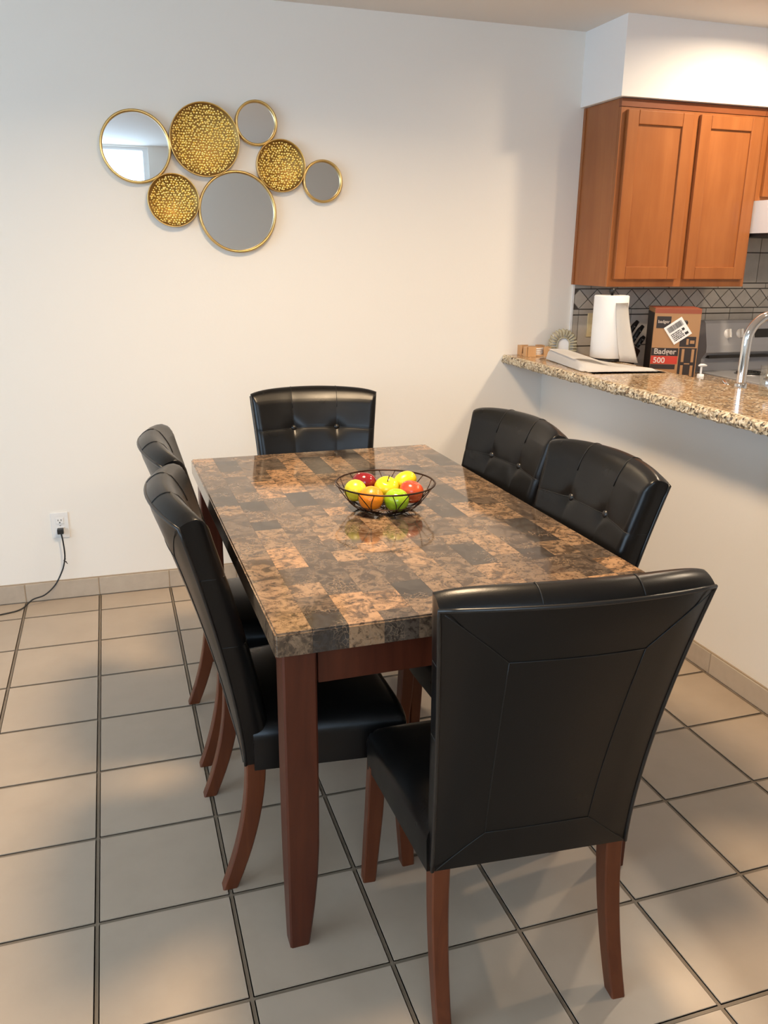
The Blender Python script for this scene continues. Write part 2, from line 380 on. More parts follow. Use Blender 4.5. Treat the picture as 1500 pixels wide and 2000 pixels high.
# ------------------------------------------------------------------ dining table
TX, TY, TW, TL_, TZ, TT = 0.838, 0.848, 0.900, 1.506, 0.780, 0.050
tab = tag(empty('dining_table', (TX, TY, 0), math.radians(0.7)), 'rectangular dining table with polished brown patchwork marble top and cherry wood legs', 'dining table')
box('top_core', -TW/2+.03, TW/2-.03, -TL_/2+.03, TL_/2-.03, TZ-TT+.001, TZ-.012, M_cherry, tab)
rng = random.Random(21)
ncol = 12; cw = TW/ncol
for c in range(ncol):
    x0 = -TW/2+c*cw; x1 = x0+cw
    y = -TL_/2; first = True
    cuts = [y]
    while y < TL_/2-0.055:
        st = rng.choice((0.075, 0.10, 0.10, 0.15, 0.15, 0.20)) if not first else rng.choice((0.05, 0.09, 0.13, 0.16))
        first = False
        y = min(y+st, TL_/2)
        if TL_/2-y < 0.05: y = TL_/2
        cuts.append(y)
    if cuts[-1] < TL_/2: cuts.append(TL_/2)
    for y0, y1 in zip(cuts, cuts[1:]):
        bm = bmesh.new(); e = 0.00012
        bmbox(bm, x0+e, x1-e, y0+e, y1-e, TZ-TT, TZ)
        def outer(v):
            return abs(abs(v.co.x)-TW/2) < .001, abs(abs(v.co.y)-TL_/2) < .001
        es = []
        for ed in bm.edges:
            a, b = outer(ed.verts[0]), outer(ed.verts[1])
            horiz = abs(ed.verts[0].co.z-ed.verts[1].co.z) < 1e-6
            if horiz and ed.verts[0].co.z > TZ-1e-6 and ((a[0] and b[0]) or (a[1] and b[1])): es.append(ed)
            if (not horiz) and a[0] and a[1] and b[0] and b[1]: es.append(ed)
        if es: bmesh.ops.bevel(bm, geom=es, offset=0.004, segments=3, affect='EDGES')
        link('marble_piece', frombm(bm, 'piece'), M_marble, tab)
# legs: straight post, tapering on the inner faces towards the foot
def table_leg(sx, sy):
    prof = [(TZ-TT, .070), (0.50, .071), (0.36, .071), (0.26, .070), (0.18, .066), (0.10, .058), (0.04, .050), (0.0, .044)]
    X, Y = TW/2-.016, TL_/2-.014
    verts = []; ch = 0.004
    for z, w in prof:
        q = [(X-w, Y-w), (X, Y-w), (X, Y), (X-w, Y)]
        ring = [(X-w+ch, Y-w), (X-ch, Y-w), (X, Y-w+ch), (X, Y-ch), (X-ch, Y), (X-w+ch, Y), (X-w, Y-ch), (X-w, Y-w+ch)]
        verts += [(sx*a, sy*b, z) for a, b in ring]
    faces = [tuple(i*8+k for k in range(8)) for i in (0, len(prof)-1)]
    for i in range(len(prof)-1):
        for k in range(8): faces.append((i*8+k, i*8+(k+1) % 8, (i+1)*8+(k+1) % 8, (i+1)*8+k))
    bm = bmesh.new(); vs = [bm.verts.new(v) for v in verts]
    for f in faces: bm.faces.new([vs[i] for i in f])
    autosmooth(link('leg', frombm(bm), M_cherry, tab), 25)
for sx in (-1, 1):
    for sy_ in (-1, 1): table_leg(sx, sy_)
az0, az1, ai = TZ-TT-.085, TZ-TT-.0005, 0.030
box('apron', -TW/2+.092, TW/2-.092, -TL_/2+ai, -TL_/2+ai+.022, az0, az1, M_cherry, tab, .002)
box('apron', -TW/2+.092, TW/2-.092, TL_/2-ai-.022, TL_/2-ai, az0, az1, M_cherry, tab, .002)
box('apron', -TW/2+ai, -TW/2+ai+.022, -TL_/2+.091, TL_/2-.091, az0, az1, M_cherry, tab, .002)
box('apron', TW/2-ai-.022, TW/2-ai, -TL_/2+.091, TL_/2-.091, az0, az1, M_cherry, tab, .002)

# ------------------------------------------------------------------ upholstered dining chair
ZB, ZT = 0.340, 0.948
def bt(z): return max(0.0, (z-ZB)/(ZT-ZB))
def bw(z): return 0.207 + 0.041*bt(z)**1.7
def by(z): return -0.120*bt(z)**1.45
def bpt(u, z, d):                            # u in [-1,1], z height, d depth forward of the rear face
    t = bt(z)
    x = u*bw(z); y = by(z) - 0.050*t*(1-u*u) + d
    zz = z + 0.012*t*(1-u*u)
    k = min(1.0, max(0.0, (z-ZT+0.055)/0.055))
    zz += 0.026*k*k*math.sin(math.pi*min(1.0, max(0.0, d/0.076)))**0.7*(1-0.35*abs(u)**8)
    return (x, y, zz)
def make_chair():
    root = empty('dining_chair')
    # --- backrest shell: side walls + rounded, tufted front
    R, D0 = 0.030, 0.037
    zs = sorted(set([ZB + (ZT-ZB)*k/34 for k in range(35)] + [ZT-R*f for f in (0.08, 0.2, 0.38, 0.6, 0.85, 1.0)] + [0.825+s*.0035 for s in (-2, -1, 0, 1, 2)] + [0.655+s*.0035 for s in (-2, -1, 0, 1, 2)]))
    us = sorted(set([-1+2*k/30 for k in range(31)] + [s*(1-f*R/0.24) for s in (-1, 1) for f in (0.08, 0.2, 0.38, 0.6, 0.85, 1.0)] + [s*0.36+d for s in (-1, 1) for d in (-.028, -.014, 0, .014, .028)]))
    def rnd(a): a = min(max(a/R, 0), 1); return math.sqrt(max(0, 1-(1-a)**2))
    def depth(u, z):
        ax = (1-abs(u))*bw(z); az = ZT-z
        d = D0 + R*min(rnd(ax), rnd(az))
        d += 0.010*max(0, 1-u*u)                               # padding crown
        for zz in (0.825, 0.655): d -= 0.0016*math.exp(-((z-zz)/0.006)**2)
        for uu in (-0.36, 0.36):
            d -= 0.0007*math.exp(-((u-uu)/0.030)**2)
            d -= 0.010*math.exp(-(((u-uu)*bw(z))/0.022)**2-((z-0.825)/0.022)**2)
        return d
    nu, nz = len(us), len(zs)
    V = []; Fc = []
    for z in zs:
        for u in us: V.append(bpt(u, z, depth(u, z)))
    for i in range(nz-1):
        for k in range(nu-1): Fc.append((i*nu+k, i*nu+k+1, (i+1)*nu+k+1, (i+1)*nu+k))
    # border loop -> rear plane
    loop = [k for k in range(nu)] + [i*nu+nu-1 for i in range(1, nz)] + [(nz-1)*nu+k for k in range(nu-2, -1, -1)] + [i*nu for i in range(nz-2, 0, -1)]
    uvz = [(us[i % nu], zs[i//nu]) for i in loop]
    nl = len(loop); prev = loop
    for fr_ in (0.75, 0.5, 0.28, 0.12, 0.04, 0.0):
        n0 = len(V)
        V += [bpt(u, z, depth(u, z)*fr_) for u, z in uvz]
        cur = [n0+k for k in range(nl)]
        for k in range(nl):
            k2 = (k+1) % nl
            Fc.append((prev[k], prev[k2], cur[k2], cur[k]))
        prev = cur
    bm = bmesh.new(); vs = [bm.verts.new(v) for v in V]
    for f in Fc: bm.faces.new([vs[i] for i in f])
    back = link('backrest', frombm(bm), M_leather, root); autosmooth(back, 50)
    # --- flat rear panel, slightly crowned
    V = []; Fc = []; nu2, nz2 = 17, 19
    for i in range(nz2):
        z = ZB+(ZT-ZB)*i/(nz2-1)
        for k in range(nu2):
            u = -1+2*k/(nu2-1)
            e = min((1-abs(u))*bw(z), ZT-z, z-ZB)
            V.append(bpt(u, z, -0.004*min(1, e/0.02)))
    for i in range(nz2-1):
        for k in range(nu2-1): Fc.append((i*nu2+k, (i+1)*nu2+k, (i+1)*nu2+k+1, i*nu2+k+1))
    rp = link('rear_panel', mesh(V, Fc), M_leather, root, smooth=True)
    path = [bpt(-1, ZB+(ZT-ZB)*k/20, 0) for k in range(21)] + [bpt(-1+2*k/14, ZT, 0) for k in range(1, 15)] + [bpt(1, ZT-(ZT-ZB)*k/20, 0) for k in range(1, 21)]
    tube('piping', path, 0.0042, M_pipe, root, 8)
    # stitched seams of the rear panel
    def seam(a, b, r=0.0010, n=10, d=-0.0046):
        pts = [bpt(a[0]+(b[0]-a[0])*k/n, a[1]+(b[1]-a[1])*k/n, d) for k in range(n+1)]
        tube('seam', pts, r, M_seam, rp, 5)
    q = [(-0.52, 0.425), (0.52, 0.425), (0.53, 0.838), (-0.53, 0.838)]
    o_ = [(-0.97, ZB+.006), (0.97, ZB+.006), (0.97, ZT-.006), (-0.97, ZT-.006)]
    for k in range(4):
        seam(q[k], q[(k+1) % 4])
        if k in (0, 2): seam(q[k], o_[k])
    seam(q[1], o_[1]); seam(q[3], o_[3])
    # seams across the top roll, each on the line of a front seam
    for uu in (-0.36, 0.36):
        pts = [bpt(uu, ZT, d) for d in (0.001, 0.004, 0.008, 0.014, 0.020, 0.027, 0.034, 0.041)]
        pts += [bpt(uu, ZT-R*f, depth(uu, ZT-R*f)+0.0012) for f in (0.08, 0.2, 0.4, 0.7, 1.0, 1.6)]
        tube('seam', [(p[0], p[1], p[2]+0.0006) for p in pts], 0.0012, M_seam, back, 5)
    for zz in (0.825, 0.655):
        us2 = [-1+2*k/44 for k in range(45)]
        tube('seam', [bpt(u, zz, 0.004) for u in (-1,)] + [bpt(u, zz, depth(u, zz)+.0002) for u in us2] + [bpt(1, zz, 0.004)], 0.0011, M_seam, back, 5)
    # tufting buttons
    for uu in (-0.36, 0.36):
        c = Vector(bpt(uu, 0.825, depth(uu, 0.825)))
        Mx = Matrix.Translation(c) @ Matrix.Rotation(math.radians(-82), 4, 'X')
        lathe('button', [(0.0001, 0.008), (0.006, 0.0075), (0.0105, 0.004), (0.0115, 0.0), (0.008, -0.004)], M_pipe, back, 16, Mx)
    # --- seat cushion (wider at the front)
    SY0, SY1 = 0.020, 0.402
    def sw(y): return 0.214 + 0.041*min(1, max(0, (y-SY0)/(SY1-SY0)))
    NU, NV = 22, 24
    Rz = 0.045
    V = []; Fc = []
    def sh(u, y):
        ax = (1-abs(u))*sw(y); ay = SY1-y
        def rd(a): a = min(max(a/Rz, 0), 1); return math.sqrt(max(0, 1-(1-a)**2))
        return 0.398 + 0.042*min(rd(ax), rd(ay)) + 0.022*(1-u*u)*min(1, max(0, (SY1-y)/0.2))
    uu_ = sorted(set([-1+2*k/NU for k in range(NU+1)] + [s*(1-f*Rz/.24) for s in (-1, 1) for f in (.05, .15, .35, .6)]))
    vv_ = sorted(set([SY0+(SY1-SY0)*k/NV for k in range(NV+1)] + [SY1-f*Rz for f in (.05, .15, .35, .6)]))
    nu = len(uu_)
    for y in vv_:
        for u in uu_:
            cr = 0.02*(abs(u)**6)*max(0, (y-SY1+.06)/.06)        # rounded front corners
            V.append((u*sw(y), y-cr, sh(u, y)))
    for i in range(len(vv_)-1):
        for k in range(nu-1): Fc.append((i*nu+k, i*nu+k+1, (i+1)*nu+k+1, (i+1)*nu+k))
    nz = len(vv_)
    loop = [k for k in range(nu)] + [i*nu+nu-1 for i in range(1, nz)] + [(nz-1)*nu+k for k in range(nu-2, -1, -1)] + [i*nu for i in range(nz-2, 0, -1)]
    n0 = len(V)
    for i in loop: x, y, z = V[i]; V.append((x*0.99, y if y < SY1-.02 else y-.004, 0.325))
    nl = len(loop)
    for k in range(nl):
        k2 = (k+1) % nl; Fc.append((loop[k2], loop[k], n0+k, n0+k2))
    Fc.append(tuple(n0+k for k in range(nl)))
    bm = bmesh.new(); vs = [bm.verts.new(v) for v in V]
    for f in Fc: bm.faces.new([vs[i] for i in f])
    autosmooth(link('seat', frombm(bm), M_leather, root), 50)
    # --- legs
    def leg(prof):
        verts = []; ch = .003; nn = len(prof)
        for (cx, cy_, z, w, d) in prof:
            x0, x1, y0, y1 = cx-w/2, cx+w/2, cy_-d/2, cy_+d/2
            verts += [(a, b, z) for a, b in ((x0+ch, y0), (x1-ch, y0), (x1, y0+ch), (x1, y1-ch), (x1-ch, y1), (x0+ch, y1), (x0, y1-ch), (x0, y0+ch))]
        bm = bmesh.new(); vs = [bm.verts.new(v) for v in verts]
        bm.faces.new(vs[:8]); bm.faces.new(vs[-8:])
        for i in range(nn-1):
            for k in range(8): bm.faces.new((vs[i*8+k], vs[i*8+(k+1) % 8], vs[(i+1)*8+(k+1) % 8], vs[(i+1)*8+k]))
        autosmooth(link('leg', frombm(bm), M_leg, root), 25)
    for s in (-1, 1):
        rear = []
        for k in range(11):
            f = k/10                                   # 0 top .. 1 floor
            z = 0.36*(1-f)
            rear.append((s*(0.186+0.005*f), 0.026-0.076*f**2.0, z, 0.037-0.006*f, 0.048-0.012*f))
        leg(rear)
        leg([(s*0.231, 0.376, 0.34, 0.040, 0.040), (s*0.236, 0.382, 0.2, 0.038, 0.038), (s*0.246, 0.393, 0.0, 0.032, 0.032)])
    return root
chair0 = make_chair()
H = math.pi/2
CH = [  # x, y, yaw, label
    (0.858, -0.146, -0.077, 'black leather dining chair at the near table end with its stitched back facing us'),
    (0.874, 1.730, 3.012, 'black tufted leather dining chair at the far end of the table against the wall'),
    (0.358, 0.534, -1.560, 'black leather dining chair on the left long side, nearer of the two there'),
    (0.361, 1.066, -1.575, 'black leather dining chair on the left long side, farther one closer to the wall'),
    (1.296, 0.536, 1.600, 'black tufted leather dining chair on the counter side, nearer of the two there'),
    (1.306, 1.070, 1.680, 'black tufted leather dining chair on the counter side, farther one partly hidden behind its neighbour'),
]
for i, (x, y, a, lb) in enumerate(CH):
    o = chair0 if i == 0 else copy_tree(chair0)
    o.location = (x, y, 0); o.rotation_euler = (0, 0, a)
    tag(o, lb, 'chair', 'dining chairs around the table')

# ------------------------------------------------------------------ fruit bowl + fruit
BX, BY = 0.860, 0.826
bowl = tag(empty('fruit_bowl', (BX, BY, TZ+.0006)), 'round dark bronze wire bowl holding fruit on the dining table', 'bowl')
RB, HB, RB0 = 0.143, 0.080, 0.058
def ring(r, z, n=48): return [(r*math.cos(2*math.pi*k/n), r*math.sin(2*math.pi*k/n), z) for k in range(n)]
tube('rim', ring(RB, HB), 0.0026, M_wire, bowl, 8, True)
tube('base_ring', ring(RB0, 0.0025), 0.0025, M_wire, bowl, 8, True)
tube('middle_ring', ring(0.1055, 0.0267), 0.0014, M_wire, bowl, 6, True)
def bprof(f):
    r = RB0+(RB-RB0)*f; return r, 0.0025+(HB-0.0025)*f**2.0
for k in range(18):
    a = 2*math.pi*k/18
    pts = []
    for i in range(9):
        f = i/8; r, z = bprof(f); aa = a+0.16*math.sin(f*math.pi)*(1 if k % 2 else -1)
        pts.append((r*math.cos(aa), r*math.sin(aa), z))
    tube('rib', pts, 0.0014, M_wire, bowl, 6)
for k in range(4):
    a = math.pi*k/4; tube('floor_wire', [(RB0*math.cos(a), RB0*math.sin(a), .003), (-RB0*math.cos(a), -RB0*math.sin(a), .003)], 0.0014, M_wire, bowl, 6)
# leaf ornaments wired into the bowl's side
for k in range(10):
    a = 2*math.pi*(k+.5)/10
    bm = bmesh.new(); ring0 = []; ring1 = []
    for i in range(10):
        t = 2*math.pi*i/10; du, dv = math.cos(t)*0.020, math.sin(t)*0.010
        f = 0.42+dv/0.11; r, z = bprof(f); aa = a+du/0.11
        ring0.append(bm.verts.new((r*math.cos(aa), r*math.sin(aa), z))); ring1.append(bm.verts.new(((r+.0015)*math.cos(aa), (r+.0015)*math.sin(aa), z)))
    bm.faces.new(ring0); bm.faces.new(ring1)
    for i in range(10): bm.faces.new((ring0[i], ring0[(i+1) % 10], ring1[(i+1) % 10], ring1[i]))
    link('leaf_ornament', frombm(bm), M_wire, bowl)
def fruit_mat(name, c1, c2, rough=0.25, dots=0):
    M = mat(name, c1, rough, coat=0.2); co = coords(M); n = noise(M, co, 14, 4, 0.6)
    r = ramp(M, n.outputs[0], [(0.35, c1), (0.65, c2)]); L(M, r.outputs[0], bsdf(M).inputs['Base Color'])
    if dots: d = noise(M, co, 260, 2); bump(M, d.outputs[0], dots, 0.002)
    return M
def apple_prof(r, n=16):
    out = []
    for k in range(n+1):
        t = math.pi*k/n
        rad = r*math.sin(t)*(1+0.05*math.cos(t)); z = r*0.93*math.cos(t) - 0.22*r*math.exp(-(math.sin(t)/0.28)**2)*(1 if math.cos(t) > 0 else -0.5)
        out.append((max(rad, 0), z))
    return out
def round_prof(r, n=14, sq=0.97): return [(r*math.sin(math.pi*k/n), r*sq*math.cos(math.pi*k/n)) for k in range(n+1)]
def lemon_prof(r, n=18):
    out = []
    for k in range(n+1):
        t = math.pi*k/n; z = 1.30*r*math.cos(t); rad = r*math.sin(t)**0.9 if 0 < k < n else 0
        if abs(math.cos(t)) > 0.9: rad *= 0.8
        out.append((rad, z))
    return out
def fruit(name, label, cat, prof, m_, loc, tilt=(0, 0, 0), stem=None):
    t = tag(empty(name, (BX+loc[0], BY+loc[1], TZ+loc[2])), label, cat, 'fruit in the wire bowl')
    t.rotation_euler = tilt
    lathe('flesh', prof, m_, t, 28)
    if stem: tube('stem', [(0, 0, stem[0]), (0.001, 0, stem[0]+.008), (0.004, 0.001, stem[0]+stem[1])], [.0016, .0014, .002], M_stem, t, 6)
M_stem = mat('fruit_stem', (0.035, 0.02, 0.01), 0.7)
fruit('orange', 'bright orange at the front left of the wire fruit bowl', 'orange', round_prof(.0360), fruit_mat('orange_peel', (0.92, 0.235, 0.008), (0.95, 0.29, 0.012), .33, .5), (-.0571, -.0469, .0502))
fruit('apple', 'green apple at the front centre of the fruit bowl', 'apple', apple_prof(.0360), fruit_mat('green_apple_skin', (0.22, 0.42, 0.012), (0.34, 0.52, 0.02), .2), (.0140, -.0607, .0424), (.15, 0, 0))
fruit('apple', 'bright red apple at the front right of the fruit bowl', 'apple', apple_prof(.0360), fruit_mat('red_apple_skin', (0.48, 0.030, 0.018), (0.62, 0.12, 0.035), .22), (.0730, -.0192, .0516), (.1, .3, 0))
fruit('apple', 'dark red apple at the back left of the fruit bowl', 'apple', apple_prof(.0368), fruit_mat('dark_red_apple_skin', (0.16, 0.006, 0.010), (0.24, 0.012, 0.016), .15), (-.0427, .0720, .0620), (-.3, .2, 0))
fruit('lime', 'yellow green fruit at the left edge of the bowl', 'fruit', round_prof(.0325), fruit_mat('yellow_green_skin', (0.62, 0.60, 0.02), (0.70, 0.68, 0.04), .3, .2), (-.0850, .0160, .0584))
fruit('apple', 'yellow apple with a dark stem at the back of the bowl', 'apple', apple_prof(.0368), fruit_mat('yellow_apple_skin', (0.76, 0.56, 0.012), (0.70, 0.62, 0.03), .22), (.0104, .0197, .0562), (.45, -.05, 0), (.0255, .022))
fruit('lemon', 'yellow lemon lying at the back right of the bowl', 'lemon', lemon_prof(.0280), fruit_mat('lemon_peel', (0.82, 0.56, 0.006), (0.86, 0.64, 0.012), .3, .4), (.0777, .0490, .0665), (0, math.radians(75), .25))

# ------------------------------------------------------------------ wall art of mirrors and hammered discs
art = tag(empty('mirror_wall_art', (0.70, YB-0.003, 1.80)), 'cluster of round gold framed mirrors and hammered gold discs hung on the wall', 'wall art')
RX = Matrix.Rotation(math.radians(90), 4, 'X')   # local z -> world -y
DISCS = [('m', 0.2964, 1.885, .1365), ('m', 0.7786, 1.995, .0865), ('m', 1.0549, 1.7824, .0862), ('m', 0.6892, 1.6507, .162),
         ('g', 0.5669, 1.9218, .1395), ('g', 0.8757, 1.8361, .1030), ('g', 0.4296, 1.6897, .1030)]
PRNG = random.Random(5)
HEX = [(math.cos(k*math.pi/3+.3), math.sin(k*math.pi/3+.3)) for k in range(6)]
for kind, x, z, r in DISCS:
    Mx = Matrix.Translation((x-0.70, 0, z-1.80)) @ RX
    if kind == 'm':
        fr = lathe('frame', [(r-.010, 0.004), (r-.0105, .022), (r-.008, .029), (r-.004, .030), (r, .027), (r, .006), (r-.004, 0), (r-.010, .004)], M_gold, art, 56, Mx)
        lathe('mirror', [(0.0, .017), (r-.0098, .017), (r-.0098, .012), (0.0, .012)], M_mirror, art, 56, Mx, smooth=False)
    else:
        lathe('frame', [(r-.0035, .003), (r-.0035, .036), (r-.0015, .0375), (r, .036), (r, .003), (r-.0035, .003)], M_gold, art, 56, Mx)
        bm = bmesh.new(); lathe_bm(bm, [(0, .008), (r*.80, .009), (r-.0037, .026)], 40, Mx)
        disc = link('dish', frombm(bm), M_bronze, art, smooth=True)
        # hammered petals: small tilted hexagonal bumps
        bm = bmesh.new(); s = 0.0110; row = 0; yy = -r
        while yy < r:
            xx = -r + (s/2 if row % 2 else 0)
            while xx < r:
                px, py = xx+PRNG.uniform(-.0024, .0024), yy+PRNG.uniform(-.0024, .0024)
                d = math.hypot(px, py)
                if d < r-.007:
                    h0 = .009 + (max(0, d-r*.78)/(r*.22))*.013
                    nx, ny = PRNG.gauss(0, .24), PRNG.gauss(0, .24)
                    hs = s*PRNG.uniform(.46, .56)
                    rings_ = []
                    for fr_, hh_ in ((1.0, -.001), (.86, .0022), (.55, .0040)):
                        rings_.append([bm.verts.new(Mx @ Vector((px+ca*hs*fr_, py+sa*hs*fr_, h0+hh_+(nx*ca+ny*sa)*hs*fr_))) for ca, sa in HEX])
                    cvert = bm.verts.new(Mx @ Vector((px, py, h0+.0046)))
                    for A_, B_ in zip(rings_, rings_[1:]):
                        for k in range(6): bm.faces.new((A_[k], A_[(k+1) % 6], B_[(k+1) % 6], B_[k]))
                    for k in range(6): bm.faces.new((cvert, rings_[-1][k], rings_[-1][(k+1) % 6]))
                xx += s
            yy += s*.87; row += 1
        hp = link('hammered_petals', frombm(bm), M_goldleaf, art, smooth=True); hp['kind'] = 'stuff'

# ------------------------------------------------------------------ wall outlet + cord
ot = tag(empty('wall_outlet', (-0.137, YB, 0.343)), 'white duplex wall outlet above the baseboard at left', 'outlet')
box('cover_plate', -.036, .036, -.006, -.0003, -.058, .058, M_white, ot, .002)
for zz in (.021, -.021):
    bm = bmesh.new(); bmbox(bm, -.0165, .0165, -.0085, -.006, zz-.014, zz+.014, .001, 1); rc = link('receptacle', frombm(bm), M_white, ot)
    boxes('slots', [(-.0075, -.005, -.0088, -.0080, zz-.001, zz+.007), (.005, .0075, -.0088, -.0080, zz-.001, zz+.007), (-.0025, .0025, -.0088, -.0080, zz-.010, zz-.005)], M_dark, rc)
lathe('screw', [(0, .0015), (.003, .001), (.003, 0)], M_steel, ot, 12, Matrix.Translation((0, -.006, 0)) @ RX)
cd_ = tag(empty('power_cord', (-0.137, YB-.0095, 0.322)), 'black power cord plugged into the white outlet and trailing to the floor', 'cord')
box('plug', -.013, .013, -.026, 0.0, -.012, .011, M_blackpl, cd_, .003)
pts = spline([(0.002, -.018, -.010), (.006, -.020, -.045), (.008, -.022, -.100), (.004, -.022, -.135), (-.010, -.024, -.180), (-.045, -.034, -.240), (-.090, -.050, -.275), (-.140, -.060, -.2875), (-.185, -.085, -.3145), (-.25, -.11, -.3185), (-.40, -.14, -.3185), (-.62, -.12, -.3185)], 8)
tube('cord', pts, 0.0032, M_blackpl, cd_, 8)
tube('twist_tie', [(.010, -.019, -.128), (.000, -.024, -.133), (.012, -.027, -.139), (.007, -.016, -.142), (.015, -.022, -.150)], 0.0018, M_blackpl, cd_, 6)

# ------------------------------------------------------------------ granite bar top with chiselled edge
BX0, BX1, BZ0, BZ1 = 1.952, 2.370, 0.985, 1.026
bar = tag(empty('bar_counter', (0, 0, 0)), 'speckled brown granite bar top on the half wall', 'counter')
box('slab', BX0+.018, BX1, HY0-.02, YB-.001, BZ0, BZ1, M_granite, bar, .003)
NY = 260; prof = [(0.020, 1.0), (0.008, 1.0), (0.001, 0.90), (-0.003, 0.70), (-0.004, 0.45), (-0.001, 0.2), (0.006, 0.04), (0.020, 0.0)]
V = []; Fc = []; rg = random.Random(3)
ph = [rg.uniform(0, 6.28) for _ in range(9)]
for i in range(NY+1):
    y = HY0-.02 + (YB-.001-HY0+.02)*i/NY
    for k, (dx, f) in enumerate(prof):
        b = 0.0 if k in (0, len(prof)-1) else rg.uniform(-.0032, .0032) + .002*math.sin(y*40+ph[k % 9]+k)
        if k == 1: b *= .3
        V.append((BX0+dx+b, y, BZ0+(BZ1-BZ0)*f + (rg.uniform(-.0025, .0025) if 1 < k < len(prof)-1 else 0)))
n = len(prof)
for i in range(NY):
    for k in range(n-1): Fc.append((i*n+k, i*n+k+1, (i+1)*n+k+1, (i+1)*n+k))
link('chiselled_edge', mesh(V, Fc), M_granite_e, bar)

# ------------------------------------------------------------------ kitchen: lower counter, cabinets, backsplash
KX0 = HX1+.002
base = tag(empty('base_cabinet', (0, 0, 0)), 'wooden base cabinets under the lower kitchen counter', 'cabinet')
boxes('body', [(KX0, 2.90, HY0, 1.73, 0.0, .873), (KX0, 3.045, 1.73, YB-.002, 0.0, .873)], M_maple, base)
lc = tag(boxes('lower_counter', [(KX0, 2.44, HY0, 1.70, .875, .914), (2.84, 2.93, HY0, 1.70, .875, .914), (2.44, 2.84, 1.42, 1.70, .875, .914), (2.44, 2.84, HY0, .75, .875, .914), (KX0, 3.046, 1.70, YB-.014, .875, .914)], M_granite), 'lower granite kitchen counter behind the raised bar', 'counter')
sk = tag(empty('sink', (2.64, 1.085, .914)), 'stainless kitchen sink set into the lower counter', 'sink')
boxes('basin', [(-.198, .198, -.333, .333, -.04, -.036), (-.198, -.190, -.333, .333, -.036, .001), (.190, .198, -.333, .333, -.036, .001), (-.19, .19, -.333, -.325, -.036, .001), (-.19, .19, .325, .333, -.036, .001)], M_steel, sk)
lathe('drain', [(0, .002), (.04, .002), (.04, 0)], M_chrome, sk, 20, Matrix.Translation((0, 0, -.036)))

CX0, CX1, CYF, CZ0, CZ1 = 2.306, 3.058, 2.043, 1.357, 2.139
def door(parent, x0, x1, z0, z1, yf, name='door'):
    d = empty(name, (x0, yf, z0)); d.parent = parent
    w, h = x1-x0, z1-z0; fw = .056; t = .020
    box('stile', 0, fw, -t, -.001, 0, h, M_maple, d, .003); box('stile', w-fw, w, -t, -.001, 0, h, M_maple, d, .003)
    box('rail', fw+.0003, w-fw-.0003, -t, -.001, 0, fw, M_maple, d, .003); box('rail', fw+.0003, w-fw-.0003, -t, -.001, h-fw, h, M_maple, d, .003)
    box('panel', fw-.004, w-fw+.004, -t+.010, -.003, fw-.004, h-fw+.004, M_maple, d, .0)
    return d
uc = tag(empty('wall_cabinet', (0, 0, 0)), 'honey brown two door wall cabinet beneath the soffit', 'cabinet')
box('body', CX0, CX1, CYF+.019, YB-.013, CZ0, CZ1-.001, M_maple, uc)
bm = bmesh.new()
for b in ((CX0, CX0+.028, CZ0, CZ1-.035), (CX1-.028, CX1, CZ0, CZ1-.035), (2.655, 2.715, CZ0, CZ1-.035), (CX0+.028, 2.655, CZ0, CZ0+.045), (2.715, CX1-.028, CZ0, CZ0+.045), (CX0+.028, 2.655, CZ1-.075, CZ1-.035), (2.715, CX1-.028, CZ1-.075, CZ1-.035)):
    bmbox(bm, b[0], b[1], CYF, CYF+.018, b[2], b[3])
link('face_frame', frombm(bm), M_maple, uc)
boxes('top_rail', [(CX0-.003, CX1, CYF-.004, CYF+.018, CZ1-.034, CZ1-.002)], M_maple_d, uc)
box('scribe_strip', CX0-.005, CX0-.0003, YB-.02, YB-.001, CZ0, CZ1-.002, M_maple, uc)
door(uc, 2.330, 2.666, 1.390, 2.092, CYF); door(uc, 2.704, 3.036, 1.390, 2.092, CYF)
hc = tag(empty('hood_cabinet', (0, 0, 0)), 'short honey brown cabinet above the white range hood', 'cabinet')
box('body', CX1+.002, 3.82, CYF+.019, YB-.013, 1.745, CZ1-.001, M_maple, hc)
bm = bmesh.new()
for b in ((CX1+.002, CX1+.032, 1.745, CZ1-.035), (3.79, 3.82, 1.745, CZ1-.035), (CX1+.032, 3.79, 1.745, 1.785), (CX1+.032, 3.79, CZ1-.075, CZ1-.035)): bmbox(bm, b[0], b[1], CYF, CYF+.018, b[2], b[3])
link('face_frame', frombm(bm), M_maple, hc)
boxes('top_rail', [(CX1+.001, 3.82, CYF-.004, CYF+.018, CZ1-.034, CZ1-.002)], M_maple_d, hc)
door(hc, 3.086, 3.43, 1.762, 2.092, CYF); door(hc, 3.45, 3.795, 1.762, 2.092, CYF)

# backsplash of separate tiles
SX0, SX1 = 2.318, 4.0
bs = tag(box('wall_backsplash', SX0, SX1, YB-.004, YB-.0004, .915, 1.72, M_splashg), kind='structure')
ty0, ty1 = YB-.010, YB-.004
def poly_tile(pts, name):
    bm = bmesh.new(); a = [bm.verts.new((x, ty0, z)) for x, z in pts]; b = [bm.verts.new((x, ty1, z)) for x, z in pts]
    bm.faces.new(a); n = len(a)
    for k in range(n): bm.faces.new((a[k], a[(k+1) % n], b[(k+1) % n], b[k]))
    o = link(name, frombm(bm), M_splash, bs)
def shrink(pts, g=.0022):
    cx = sum(p[0] for p in pts)/len(pts); cz = sum(p[1] for p in pts)/len(pts)
    out = []
    for x, z in pts:
        d = math.hypot(x-cx, z-cz); f = max(0, (d-g*1.5)/d); out.append((cx+(x-cx)*f, cz+(z-cz)*f))
    return out
